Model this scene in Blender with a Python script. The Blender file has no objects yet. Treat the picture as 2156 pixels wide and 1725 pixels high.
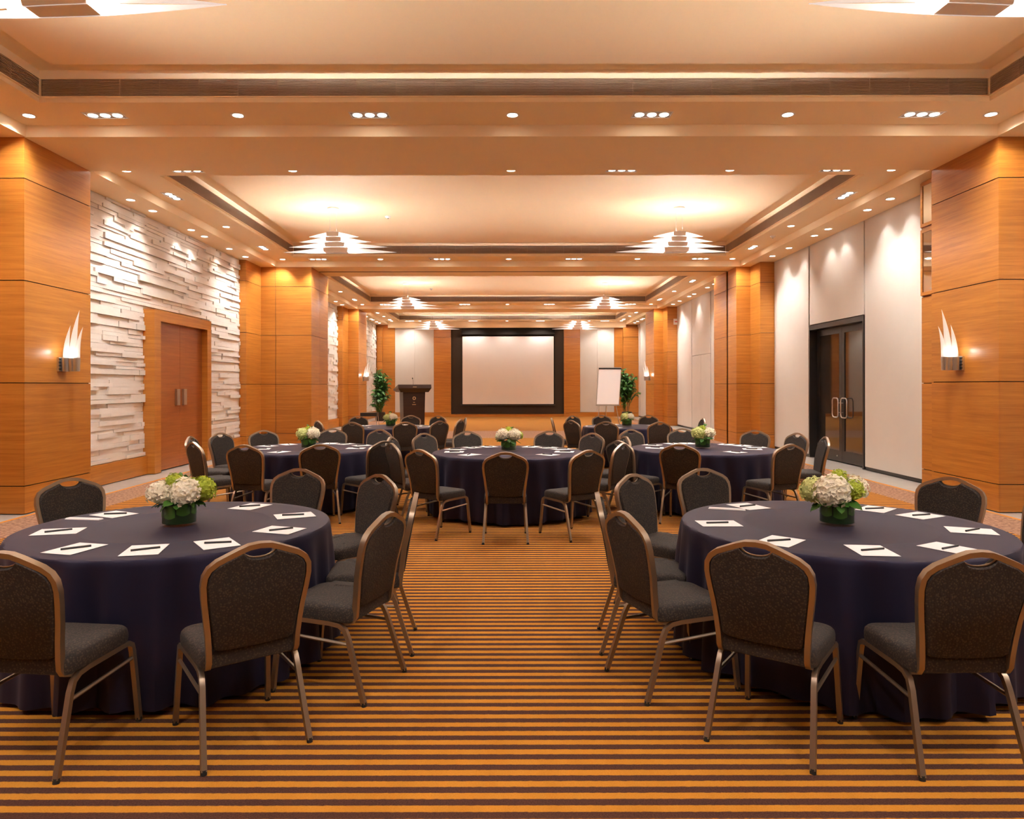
import bpy, bmesh, math, random
from mathutils import Vector, Matrix
random.seed(7)
R = math.radians
C = bpy.context.scene.collection
SC = bpy.context.scene

# ------------------------------------------------------------------ camera, world, exposure
FPX, PX, PY, W, H = 1500.0, 1064.0, 812.0, 2156.0, 1725.0
CAMZ = 1.60
cam = bpy.data.cameras.new('camera')
cam.sensor_width = 36.0
cam.lens = 36.0 * FPX / W
cam.shift_x = (W / 2 - PX) / W
cam.shift_y = -(H / 2 - PY) / W
cam.clip_end = 200
cam_o = bpy.data.objects.new('camera', cam)
C.objects.link(cam_o)
cam_o.location = (0, 0, CAMZ)
cam_o.rotation_euler = (R(90), R(0.08), 0)
SC.camera = cam_o
world = bpy.data.worlds.new('world')
SC.world = world
world.use_nodes = True
world.node_tree.nodes['Background'].inputs[0].default_value = (0.9, 0.75, 0.6, 1)
world.node_tree.nodes['Background'].inputs[1].default_value = 0.02
SC.view_settings.view_transform = 'Standard'
SC.view_settings.look = 'None'
SC.view_settings.gamma = 1.0
SC.view_settings.use_curve_mapping = False
SC.view_settings.exposure = 1.66
SC.cycles.max_bounces = 6
SC.cycles.diffuse_bounces = 6
SC.cycles.use_light_tree = False
SC.cycles.adaptive_threshold = 0.04
SC.cycles.glossy_bounces = 3
SC.cycles.transmission_bounces = 4
SC.cycles.transparent_max_bounces = 12
SC.cycles.caustics_reflective = False
SC.cycles.caustics_refractive = False
LAMP_COL = (1.0, 0.945, 0.87)
E_ROUND, E_TRIPLE, E_WASH, E_PEND, E_SCONCE = 46.0, 80.0, 8.0, 80.0, 0.30

E_UP, UP_EXP = 4.6, 2.75


def at(px, py, y):
    """world x and z of a pixel at depth y"""
    return (px - PX) * y / FPX, CAMZ + (PY - py) * y / FPX


# ------------------------------------------------------------------ materials
def mat(name):
    m = bpy.data.materials.new(name)
    m.use_nodes = True
    nt = m.node_tree
    return m, nt, nt.nodes['Principled BSDF']


def plain(name, col, rough=0.6, metal=0.0, spec=0.5, emit=0.0, ecol=None, coat=0.0):
    m, nt, b = mat(name)
    b.inputs['Base Color'].default_value = (*col, 1)
    b.inputs['Roughness'].default_value = rough
    b.inputs['Metallic'].default_value = metal
    b.inputs['Specular IOR Level'].default_value = spec
    b.inputs['Coat Weight'].default_value = coat
    if emit:
        b.inputs['Emission Color'].default_value = (*(ecol or col), 1)
        b.inputs['Emission Strength'].default_value = emit
    return m


def node(nt, kind, **kw):
    n = nt.nodes.new(kind)
    for k, v in kw.items():
        setattr(n, k, v)
    return n


def math_node(nt, op, a, b=None):
    n = node(nt, 'ShaderNodeMath', operation=op)
    for i, v in enumerate((a, b)):
        if v is None:
            continue
        if isinstance(v, (int, float)):
            n.inputs[i].default_value = v
        else:
            nt.links.new(v, n.inputs[i])
    return n.outputs[0]


def mix_col(nt, fac, a, b):
    n = node(nt, 'ShaderNodeMix', data_type='RGBA')
    for i, v in ((0, fac), (6, a), (7, b)):
        if isinstance(v, (int, float)):
            n.inputs[i].default_value = v
        elif isinstance(v, tuple):
            n.inputs[i].default_value = (*v, 1)
        else:
            nt.links.new(v, n.inputs[i])
    return n.outputs[2]


def noise(nt, scale, mapping=(1, 1, 1), detail=4.0, rough=0.55, coord='pos'):
    if coord == 'pos':
        src = node(nt, 'ShaderNodeNewGeometry').outputs['Position']
    else:
        src = node(nt, 'ShaderNodeTexCoord').outputs['Object']
    mp = node(nt, 'ShaderNodeMapping')
    mp.inputs['Scale'].default_value = mapping
    nt.links.new(src, mp.inputs[0])
    n = node(nt, 'ShaderNodeTexNoise')
    n.inputs['Scale'].default_value = scale
    n.inputs['Detail'].default_value = detail
    n.inputs['Roughness'].default_value = rough
    nt.links.new(mp.outputs[0], n.inputs['Vector'])
    return n.outputs[0]


def ramp(nt, fac, stops):
    r = node(nt, 'ShaderNodeValToRGB')
    nt.links.new(fac, r.inputs[0])
    els = r.color_ramp.elements
    while len(els) < len(stops):
        els.new(0.5)
    for e, (p, c) in zip(els, stops):
        e.position = p
        e.color = (*c, 1)
    return r.outputs[0]


def bump(nt, b, h, strength, dist=0.01):
    n = node(nt, 'ShaderNodeBump')
    n.inputs['Strength'].default_value = strength
    n.inputs['Distance'].default_value = dist
    nt.links.new(h, n.inputs['Height'])
    nt.links.new(n.outputs[0], b.inputs['Normal'])


def wood(name, dark, mid, light, rough=0.33):
    m, nt, b = mat(name)
    g = noise(nt, 3.0, (0.35, 0.35, 9.0), 6, 0.6)
    f = noise(nt, 14.0, (0.25, 0.25, 12.0), 4, 0.6)
    o = node(nt, 'ShaderNodeObjectInfo').outputs['Random']
    s = math_node(nt, 'ADD', math_node(nt, 'MULTIPLY', g, 0.68), math_node(nt, 'MULTIPLY', f, 0.32))
    s = math_node(nt, 'ADD', s, math_node(nt, 'MULTIPLY', math_node(nt, 'SUBTRACT', o, 0.5), 0.10))
    c = ramp(nt, s, [(0.32, dark), (0.5, mid), (0.68, light)])
    nt.links.new(c, b.inputs['Base Color'])
    b.inputs['Roughness'].default_value = rough
    b.inputs['Specular IOR Level'].default_value = 0.45
    return m


M = {}
M['wood'] = wood('cherry_wood', (0.36, 0.122, 0.018), (0.47, 0.178, 0.028), (0.57, 0.235, 0.042))
M['door_wood'] = wood('door_wood', (0.27, 0.075, 0.016), (0.35, 0.105, 0.022), (0.42, 0.14, 0.03))
M['groove'] = plain('groove_brown', (0.05, 0.018, 0.008), 0.7)
M['plaster'] = plain('ceiling_plaster', (0.93, 0.76, 0.52), 0.85, spec=0.2)
M['plaster_white'] = plain('ceiling_panel_white', (0.92, 0.70, 0.44), 0.9, spec=0.2)

m, nt, b = mat('split_stone')
n1 = noise(nt, 5.0, (1, 1, 1.5), 6)
n2 = noise(nt, 40.0, (1, 1, 1), 4)
o = node(nt, 'ShaderNodeObjectInfo').outputs['Random']
s = math_node(nt, 'ADD', math_node(nt, 'MULTIPLY', n1, 0.6), math_node(nt, 'MULTIPLY', o, 0.4))
nt.links.new(ramp(nt, s, [(0.2, (0.70, 0.655, 0.605)), (0.8, (0.81, 0.775, 0.73))]), b.inputs['Base Color'])
b.inputs['Roughness'].default_value = 0.9
b.inputs['Specular IOR Level'].default_value = 0.15
bump(nt, b, n2, 0.35, 0.01)
M['stone'] = m

m, nt, b = mat('wall_fabric')
n1 = noise(nt, 60.0, (1, 1, 6), 3)
n2 = noise(nt, 1.2, (1, 1, 1), 3)
s = math_node(nt, 'ADD', math_node(nt, 'MULTIPLY', n1, 0.5), math_node(nt, 'MULTIPLY', n2, 0.5))
nt.links.new(ramp(nt, s, [(0.3, (0.61, 0.565, 0.515)), (0.7, (0.67, 0.625, 0.575))]), b.inputs['Base Color'])
b.inputs['Roughness'].default_value = 0.9
b.inputs['Specular IOR Level'].default_value = 0.15
bump(nt, b, n1, 0.1, 0.004)
M['fabric_wall'] = m

# striped carpet with mottled border bands
m, nt, b = mat('striped_carpet')
pos = node(nt, 'ShaderNodeNewGeometry').outputs['Position']
sep = node(nt, 'ShaderNodeSeparateXYZ')
nt.links.new(pos, sep.inputs[0])
wob = noise(nt, 9.0, (1, 0.3, 1), 3)
fine = noise(nt, 160.0, (1, 1, 1), 2)
weave = noise(nt, 42.0, (1, 2.5, 1), 3)
yy = math_node(nt, 'ADD', sep.outputs[1], math_node(nt, 'MULTIPLY', math_node(nt, 'SUBTRACT', weave, 0.5), 0.009))
ph = math_node(nt, 'MULTIPLY', yy, 2 * math.pi / 0.0835)
sn = math_node(nt, 'SINE', ph)
fac = math_node(nt, 'ADD', math_node(nt, 'MULTIPLY', sn, 3.2), 0.42)
cl = node(nt, 'ShaderNodeClamp')
nt.links.new(fac, cl.inputs[0])
org = ramp(nt, math_node(nt, 'ADD', math_node(nt, 'MULTIPLY', fine, 0.6), math_node(nt, 'MULTIPLY', wob, 0.4)),
           [(0.3, (0.45, 0.178, 0.019)), (0.7, (0.58, 0.25, 0.034))])
drk = ramp(nt, fine, [(0.3, (0.055, 0.022, 0.017)), (0.7, (0.10, 0.042, 0.030))])
stripe = mix_col(nt, cl.outputs[0], drk, org)
mot = noise(nt, 26.0, (1, 1, 1), 4)
mott = ramp(nt, mot, [(0.35, (0.17, 0.085, 0.055)), (0.65, (0.40, 0.23, 0.15))])
ax = math_node(nt, 'ABSOLUTE', math_node(nt, 'SUBTRACT', sep.outputs[0], 0.09))
band = math_node(nt, 'GREATER_THAN', ax, 5.38)
cy = math_node(nt, 'LESS_THAN', math_node(nt, 'ABSOLUTE', math_node(nt, 'SUBTRACT', sep.outputs[1], 23.4)), 1.7)
edge = math_node(nt, 'GREATER_THAN', ax, 5.98)
col = mix_col(nt, cy, stripe, mott)
col = mix_col(nt, band, col, mott)
col = mix_col(nt, edge, col, (0.52, 0.20, 0.03))
nt.links.new(col, b.inputs['Base Color'])
b.inputs['Roughness'].default_value = 0.95
b.inputs['Specular IOR Level'].default_value = 0.1
bump(nt, b, fine, 0.4, 0.004)
M['carpet'] = m

m, nt, b = mat('grey_floor_tile')
n1 = noise(nt, 3.0, (1, 1, 1), 5)
nt.links.new(ramp(nt, n1, [(0.3, (0.36, 0.33, 0.30)), (0.7, (0.46, 0.43, 0.40))]), b.inputs['Base Color'])
b.inputs['Roughness'].default_value = 0.28
M['tile'] = m

m, nt, b = mat('tablecloth_navy')
n1 = noise(nt, 220.0, (1, 1, 1), 2, coord='obj')
n2 = noise(nt, 2.5, (1, 1, 1), 4, coord='obj')
nt.links.new(ramp(nt, n2, [(0.3, (0.0085, 0.0074, 0.0165)), (0.7, (0.0115, 0.010, 0.0215))]), b.inputs['Base Color'])
b.inputs['Roughness'].default_value = 0.55
b.inputs['Specular IOR Level'].default_value = 0.42
b.inputs['Specular Tint'].default_value = (0.62, 0.55, 0.95, 1)
b.inputs['Sheen Weight'].default_value = 0.10
b.inputs['Sheen Roughness'].default_value = 0.4
b.inputs['Sheen Tint'].default_value = (0.55, 0.5, 0.7, 1)
bump(nt, b, n1, 0.12, 0.002)
M['cloth'] = m

m, nt, b = mat('chair_fabric')
tc = node(nt, 'ShaderNodeTexCoord').outputs['Object']
v = node(nt, 'ShaderNodeTexVoronoi')
v.inputs['Scale'].default_value = 95
nt.links.new(tc, v.inputs['Vector'])
nt.links.new(ramp(nt, v.outputs['Distance'], [(0.12, (0.078, 0.052, 0.037)), (0.5, (0.024, 0.018, 0.016))]), b.inputs['Base Color'])
b.inputs['Roughness'].default_value = 0.85
bump(nt, b, v.outputs['Distance'], 0.5, 0.003)
M['chair_fabric'] = m
M['bronze'] = plain('bronze_tube', (0.34, 0.26, 0.19), 0.36, metal=0.85)
M['rubber'] = plain('black_rubber', (0.015, 0.014, 0.013), 0.7)
M['paper'] = plain('white_paper', (0.86, 0.84, 0.86), 0.7)
M['pen'] = plain('black_pen', (0.02, 0.018, 0.02), 0.3)
M['steel'] = plain('brushed_steel', (0.62, 0.60, 0.58), 0.3, metal=1.0)
M['black'] = plain('black_fabric', (0.018, 0.014, 0.012), 0.85, spec=0.2)
M['black2'] = plain('dark_brown_panel', (0.045, 0.030, 0.022), 0.8, spec=0.2)
M['black_metal'] = plain('black_door_metal', (0.018, 0.015, 0.014), 0.35)
M['screen'] = plain('projection_screen', (0.80, 0.77, 0.75), 0.8)
M['mahogany'] = wood('dark_mahogany', (0.020, 0.009, 0.006), (0.034, 0.014, 0.009), (0.05, 0.021, 0.013), 0.3)
M['gold'] = plain('gold_mark', (0.62, 0.42, 0.22), 0.4, metal=0.6)
M['trim_white'] = plain('white_trim', (0.8, 0.76, 0.72), 0.5)
M['lamp'] = plain('lamp_lens', (1, 1, 1), 0.4, emit=7.0, ecol=(1.0, 0.93, 0.84))
M['recess'] = plain('lamp_recess', (0.30, 0.25, 0.21), 0.5)
M['lamp_soft'] = plain('lamp_lens_soft', (1, 1, 1), 0.4, emit=5.0, ecol=(1.0, 0.93, 0.84))
M['slat'] = plain('grille_slat', (0.46, 0.33, 0.23), 0.5)
M['grille_back'] = plain('grille_back', (0.035, 0.022, 0.015), 0.9, spec=0.1)
M['mirror'] = plain('mirror_glass', (0.86, 0.84, 0.82), 0.03, metal=1.0)
M['white_plate'] = plain('white_plate', (0.8, 0.78, 0.76), 0.4)
M['red'] = plain('sign_red', (0.6, 0.12, 0.08), 0.5)
m, nt, b = mat('door_glass')
b.inputs['Base Color'].default_value = (0.030, 0.022, 0.017, 1)
b.inputs['Roughness'].default_value = 0.03
b.inputs['IOR'].default_value = 2.3
M['door_glass'] = m
m, nt, b = mat('vase_glass')
b = node(nt, 'ShaderNodeBsdfGlossy')
b.inputs['Roughness'].default_value = 0.03
tp = node(nt, 'ShaderNodeBsdfTransparent')
lw = node(nt, 'ShaderNodeLayerWeight')
lw.inputs[0].default_value = 0.12
mx = node(nt, 'ShaderNodeMixShader')
nt.links.new(math_node(nt, 'MULTIPLY', lw.outputs['Facing'], 0.28), mx.inputs[0])
nt.links.new(tp.outputs[0], mx.inputs[1])
nt.links.new(b.outputs[0], mx.inputs[2])
nt.links.new(mx.outputs[0], nt.nodes['Material Output'].inputs[0])
M['glass'] = m
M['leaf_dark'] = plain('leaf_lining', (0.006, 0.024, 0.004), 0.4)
M['leaf'] = plain('green_leaf', (0.045, 0.15, 0.014), 0.5)
M['petal_white'] = plain('cream_petal', (0.90, 0.84, 0.68), 0.7)
M['petal_green'] = plain('lime_petal', (0.46, 0.56, 0.05), 0.7)
M['petal_pale'] = plain('pale_green_petal', (0.68, 0.72, 0.30), 0.7)
M['frond'] = plain('palm_frond', (0.04, 0.15, 0.02), 0.45)
M['stem'] = plain('palm_stem', (0.16, 0.09, 0.035), 0.7)
M['pot'] = plain('planter_dark', (0.03, 0.02, 0.015), 0.4)
for BLADE, BLADE_EMIT in (('pendant_blade', 0.16), ('sconce_blade', 0.0)):
    m, nt, b = mat(BLADE)
    b.inputs['Base Color'].default_value = (0.88, 0.86, 0.84, 1)
    b.inputs['Roughness'].default_value = 0.5
    b.inputs['Emission Color'].default_value = (1, .96, .92, 1)
    b.inputs['Emission Strength'].default_value = BLADE_EMIT
    tr = node(nt, 'ShaderNodeBsdfTranslucent')
    tr.inputs[0].default_value = (0.9, 0.88, 0.86, 1)
    mx = node(nt, 'ShaderNodeMixShader')
    mx.inputs[0].default_value = 0.55
    nt.links.new(b.outputs[0], mx.inputs[1])
    nt.links.new(tr.outputs[0], mx.inputs[2])
    nt.links.new(mx.outputs[0], nt.nodes['Material Output'].inputs[0])
    M[BLADE] = m
M['pendant_band'] = plain('pendant_band', (0.90, 0.84, 0.82), 0.55)
M['pendant_core'] = plain('pendant_core', (1, 1, 1), 0.5, emit=9.0, ecol=(1.0, 0.94, 0.88))
M['sconce_core'] = plain('sconce_core', (1, 1, 1), 0.5, emit=10.0, ecol=(1.0, 0.9, 0.78))


# ------------------------------------------------------------------ mesh helpers
class MB:
    def __init__(s):
        s.v, s.f = [], []

    def add(s, vs, fs):
        o = len(s.v)
        s.v += [tuple(x) for x in vs]
        s.f += [tuple(i + o for i in f) for f in fs]
        return s

    def box(s, x0, x1, y0, y1, z0, z1):
        return s.add([(x0, y0, z0), (x1, y0, z0), (x1, y1, z0), (x0, y1, z0), (x0, y0, z1), (x1, y0, z1), (x1, y1, z1), (x0, y1, z1)],
                     [(0, 3, 2, 1), (4, 5, 6, 7), (0, 1, 5, 4), (1, 2, 6, 5), (2, 3, 7, 6), (3, 0, 4, 7)])

    def rings(s, rings, cap=True, closed=True):
        n = len(rings[0])
        vs = [p for r in rings for p in r]
        fs = []
        for i in range(len(rings) - 1):
            for j in range(n if closed else n - 1):
                k = (j + 1) % n
                fs.append((i * n + j, i * n + k, (i + 1) * n + k, (i + 1) * n + j))
        if cap:
            fs.append(tuple(reversed(range(n))))
            fs.append(tuple(range((len(rings) - 1) * n, len(rings) * n)))
        return s.add(vs, fs)

    def lathe(s, prof, seg=24, cx=0, cy=0, cap=True):
        return s.rings([[(cx + r * math.cos(2 * math.pi * j / seg), cy + r * math.sin(2 * math.pi * j / seg), z) for j in range(seg)] for r, z in prof], cap)

    def tube(s, path, a=0.011, b=None, n=4, up=(0, 0, 1), cap=True):
        """sweep an n-gon (square for n=4) of half sizes a, b along a path"""
        b = b or a
        P = [Vector(p) for p in path]
        rings = []
        up = Vector(up)
        prev = None
        for i, p in enumerate(P):
            t = ((P[i + 1] if i < len(P) - 1 else p) - (P[i - 1] if i else p)).normalized()
            ref = prev if prev is not None else (up if abs(t.dot(up)) < 0.95 else Vector((1, 0, 0)))
            u = (ref - t * ref.dot(t))
            u = u.normalized() if u.length > 1e-5 else t.orthogonal().normalized()
            prev = u
            w = t.cross(u)
            if n == 4:
                rings.append([p + u * (a * q) + w * (b * r) for q, r in ((1, 1), (-1, 1), (-1, -1), (1, -1))])
            else:
                rings.append([p + u * a * math.cos(2 * math.pi * k / n) + w * b * math.sin(2 * math.pi * k / n) for k in range(n)])
        return s.rings(rings, cap)

    def mesh(s, name, material, smooth=False):
        me = bpy.data.meshes.new(name)
        me.from_pydata(s.v, [], s.f)
        bm = bmesh.new()
        bm.from_mesh(me)
        bmesh.ops.recalc_face_normals(bm, faces=bm.faces)
        bm.to_mesh(me)
        bm.free()
        if material:
            me.materials.append(material)
        if smooth:
            me.polygons.foreach_set('use_smooth', [True] * len(me.polygons))
            if smooth != 'all':
                try:
                    me.set_sharp_from_angle(angle=R(40))
                except Exception:
                    pass
        return me

    def build(s, name, material, parent=None, smooth=False, loc=None):
        return obj(name, s.mesh(name, material, smooth), parent, loc)


def obj(name, me, parent=None, loc=None):
    o = bpy.data.objects.new(name, me)
    C.objects.link(o)
    if parent is not None:
        o.parent = parent
    if loc is not None:
        o.location = loc
    return o


def tag(o, label, cat, group=None, kind=None):
    o['label'] = label
    if cat:
        o['category'] = cat
    if group:
        o['group'] = group
    if kind:
        o['kind'] = kind
    return o


def thing(name, label, cat, loc=(0, 0, 0), rz=0.0, group=None):
    o = bpy.data.objects.new(name, None)
    C.objects.link(o)
    o.empty_display_size = 0.1
    o.location = loc
    o.rotation_euler = (0, 0, rz)
    return tag(o, label, cat, group)


def struct(o, label):
    o['kind'] = 'structure'
    o['label'] = label
    return o


def dup(root, loc=None, rz=None, label=None, group=None, scale=None):
    r = root.copy()
    C.objects.link(r)
    if loc is not None:
        r.location = loc
    if rz is not None:
        r.rotation_euler = (0, 0, rz)
    if scale is not None:
        r.scale = scale
    if label:
        r['label'] = label
    if group:
        r['group'] = group
    for ch in list(root.children):
        c = ch.copy()
        C.objects.link(c)
        c.parent = r
        for g in ch.children:
            d = g.copy()
            C.objects.link(d)
            d.parent = c
    return r


UNIT = {}


def slab(name, material, x0, x1, y0, y1, z0, z1, parent=None):
    """a box that shares one unit-cube mesh per material"""
    key = material.name
    if key not in UNIT:
        UNIT[key] = MB().box(-.5, .5, -.5, .5, -.5, .5).mesh('block_' + key, material)
    o = obj(name, UNIT[key], parent)
    o.location = ((x0 + x1) / 2, (y0 + y1) / 2, (z0 + z1) / 2)
    if parent is not None and parent.location.length > 0:
        o.location = Vector(o.location) - Vector(parent.location)
    o.scale = (abs(x1 - x0), abs(y1 - y0), abs(z1 - z0))
    return o


def spot(loc, energy, angle, parent=None, blend=0.7, aim=None, radius=0.05):
    l = bpy.data.lights.new('spot', 'SPOT')
    l.energy = energy
    l.color = LAMP_COL
    l.spot_size = R(angle)
    l.spot_blend = blend
    l.shadow_soft_size = radius
    o = bpy.data.objects.new('lamp_light', l)
    C.objects.link(o)
    o.location = loc
    if aim is not None:
        o.rotation_euler = (Vector(aim)).to_track_quat('-Z', 'Y').to_euler()
    if parent is not None:
        o.parent = parent
    return o


def point(loc, energy, radius, parent=None, col=LAMP_COL):
    l = bpy.data.lights.new('bulb', 'POINT')
    l.energy = energy
    l.color = col
    l.shadow_soft_size = radius
    o = bpy.data.objects.new('bulb_light', l)
    C.objects.link(o)
    o.location = loc
    if parent is not None:
        o.parent = parent
    return o


# ------------------------------------------------------------------ room dimensions
YB = 36.6                                       # back wall
XL, XR = -6.02, 6.20                            # column faces
SL, SR = -6.00, 6.17                            # side fascia
WL, WR = -6.56, 6.80                            # side wall faces
CL, CR = -5.36, 5.58                            # coffer opening
ZB, ZS, ZP, ZC = 4.72, 4.865, 5.143, 5.235      # beam bottom, soffit, centre panel, cove top
BEAMS = [(8.92, 10.34), (18.70, 20.30), (28.95, 30.40)]
BAYS = [(0.9, 8.92), (10.34, 18.70), (20.30, 28.95), (30.40, YB)]
JOINTS = [0.34, 1.635, 2.92, 4.20]

# floor
fl = MB().box(-8.2, 8.2, -9.7, YB + .2, -0.2, -0.012).build('floor', M['tile'])
struct(fl, 'grey stone floor with an orange and brown striped carpet')
slab('carpet', M['carpet'], -5.95, 6.13, -9.6, YB - 0.02, -0.012, 0.0, fl)

# ceiling
cb = MB()
for (a, b_) in BEAMS:
    cb.box(SL, SR, a, b_, ZB, ZB + .9)
cb.box(-8.2, SL, -9.7, YB + .2, ZB, ZB + .9)
cb.box(SR, 8.2, -9.7, YB + .2, ZB, ZB + .9)
OPEN = []
for i, (a, b_) in enumerate(BAYS):
    ya = a + .72
    yb = b_ - .72
    OPEN.append((ya, yb))
    cb.box(SL, CL, a, b_, ZS, ZS + .7)
    cb.box(CR, SR, a, b_, ZS, ZS + .7)
    cb.box(CL, CR, a, ya, ZS, ZS + .7)
    cb.box(CL, CR, yb, b_, ZS, ZS + .7)
    cb.box(CL, CR, ya, yb, ZC, ZC + .33)
# the bay behind the viewer: plain soffit
cb.box(SL, SR, -9.7, -.5, ZS, ZS + .7)
cb.box(SL, SR, -.5, .9, ZB, ZB + .9)
# last strip in front of the back wall drops a little
cb.box(SL, SR, YB - .18, YB + .2, 4.56, ZS + .3)
ceil = cb.build('ceiling', M['plaster'])
struct(ceil, 'stepped cream ceiling with four recessed coffers and cross beams')
for i, (ya, yb) in enumerate(OPEN):
    slab('ceiling_panel', M['plaster_white'], CL + .355, CR - .355, ya + .355, yb - .355, ZP, ZC - .002, ceil)
# partition track on the second beam
slab('partition_track', M['groove'], SL + .9, SR - .03, 19.48, 19.54, ZB - .006, ZB + .01, ceil)

# grilles
BAYN = ['nearest', 'second', 'third', 'farthest']


def grille(label, axis, fixed, a, b_, inward):
    z0, z1 = 4.93, 5.125
    t = thing('air_grille', label, 'vent', group='slatted grilles in the ceiling coffers')
    s = MB()
    n = 11

    def bx(mb, p, q, d0, d1, za, zb):
        lo, hi = sorted((fixed + inward * d0, fixed + inward * d1))
        mb.box(p, q, lo, hi, za, zb) if axis == 'x' else mb.box(lo, hi, p, q, za, zb)
    bk = MB()
    bx(bk, a, b_, -.001, .004, z0, z1)
    bk.build('backing', M['grille_back'], t)
    for k in range(n):
        z = z0 + .006 + (z1 - z0 - .012) * (k + .5) / n
        bx(s, a + .01, b_ - .01, .004, .022, z - .0042, z + .0042)
    so = s.build('slats', M['slat'], t)
    so['kind'] = 'stuff'
    d = MB()
    k = int((b_ - a) / .45)
    for j in range(1, k):
        p = a + (b_ - a) * j / k
        bx(d, p - .003, p + .003, .004, .020, z0, z1)
    do = d.build('dividers', M['slat'], t)
    do['kind'] = 'stuff'
    f = MB()
    bx(f, a - .012, b_ + .012, 0, .026, z0 - .014, z0)
    bx(f, a - .012, b_ + .012, 0, .026, z1, z1 + .012)
    bx(f, a - .012, a, 0, .026, z0, z1)
    bx(f, b_, b_ + .012, 0, .026, z0, z1)
    f.build('frame', M['plaster'], t)


for i, (ya, yb) in enumerate(OPEN):
    w = BAYN[i]
    grille(f'long dark slatted air grille across the far side of the {w} ceiling coffer', 'x', yb, CL + .03, CR - .03, -1)
    grille(f'dark slatted air grille along the left side of the {w} ceiling coffer', 'y', CL, ya + .03, yb - .03, 1)
    grille(f'dark slatted air grille along the right side of the {w} ceiling coffer', 'y', CR, ya + .03, yb - .03, -1)

# ------------------------------------------------------------------ walls
wl = MB().box(-8.4, WL - .075, -9.7, YB + .2, 0, ZB + .9).build('wall_left', M['stone'])
struct(wl, 'white split-stone left wall with rough projecting courses')
wr = MB().box(WR + .34, 8.4, -9.7, YB + .2, 0, ZB + .9).build('wall_right', M['groove'])
struct(wr, 'right wall of cream fabric panels with dark vertical joints')
wk = MB().box(-8.4, 8.4, YB, YB + .3, 0, ZB + .9).build('wall_back', M['wood'])
struct(wk, 'far end wall of wood and cream panels around a black screen bay')
wf = MB().box(-8.4, 8.4, -10.0, -9.7, 0, ZB + .9).build('wall_front', M['fabric_wall'])
struct(wf, 'wall behind the viewer in cream fabric')

# stones: (bay-2 wall, individually; the rest joined)
DOOR_Y0, DOOR_Y1, DOOR_Z = 12.96, 15.46, 3.0


def stone_rows(y0, y1, z0, z1, hmin, hmax, lmin, lmax, rnd):
    z = z0
    out = []
    while z < z1 - .02:
        h = min(rnd.uniform(hmin, hmax), z1 - z)
        if z1 - z - h < .03:
            h = z1 - z
        y = y0 - rnd.uniform(0, lmax)
        while y < y1:
            l = rnd.uniform(lmin, lmax)
            a, b_ = max(y, y0), min(y + l, y1)
            if b_ - a > .04:
                out.append((a, b_, z, z + h, rnd.choice((0.0, .012, .027, .044))))
            y += l
        z += h
    return out


rnd = random.Random(3)
stones = []
for (a, b_, z0, z1, d) in stone_rows(10.36, 17.62, 0.34, ZB, .05, .10, .25, 1.1, rnd):
    if z0 < DOOR_Z and b_ > DOOR_Y0 and a < DOOR_Y1:
        if a < DOOR_Y0 - .05:
            stones.append((a, DOOR_Y0, z0, z1, d))
        if b_ > DOOR_Y1 + .05:
            stones.append((DOOR_Y1, b_, z0, z1, d))
    else:
        stones.append((a, b_, z0, z1, d))


def seen_area(s):
    a, b_, z0, z1, d = s
    if a < 11.0:
        a = 11.0
    if b_ <= a:
        return 0
    xa, xb = WL / a * FPX, WL / b_ * FPX
    return (xb - xa) * (z1 - z0) * FPX / ((a + b_) / 2)


stones.sort(key=seen_area, reverse=True)
rest = MB()
GAPS = (.001, .005, .001, .008, .003)
for i, (a, b_, z0, z1, d) in enumerate(stones):
    if i < 296:
        slab('stone', M['stone'], WL - .08, WL - .03 + d, a, b_ - .002, z0, z1 - GAPS[i % 5], wl)
    else:
        rest.box(WL - .08, WL - .03 + d, a, b_ - .002, z0, z1 - GAPS[i % 5])
for (p, q) in ((20.3, 27.9), (30.4, 36.2)):
    for (a, b_, z0, z1, d) in stone_rows(p, q, .34, ZB, .06, .11, .25, .9, rnd):
        rest.box(WL - .08, WL - .03 + d, a, b_ - .001, z0, z1 - .001)
ro = rest.build('stone_courses', M['stone'], wl)
ro['kind'] = 'stuff'
# near bay beside and behind the viewer
slab('wood_facing', M['wood'], WL - .08, WL - .02, -9.7, 8.9, 0.34, ZB, wl)

# wooden baseboard under the stone
bb = MB().box(WL - .06, WL + .05, 10.3, DOOR_Y0 - .002, 0, .33)
bb.box(WL - .06, WL + .05, DOOR_Y1 + .002, 17.62, 0, .33).box(WL - .06, WL + .05, 20.3, 27.9, 0, .33).box(WL - .06, WL + .05, 30.4, 36.2, 0, .33)
bb.box(WL - .06, WL + .05, -9.7, 8.9, 0, .33)
struct(bb.build('baseboard_left', M['wood']), 'cherry wood baseboard below the stone wall')


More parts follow.
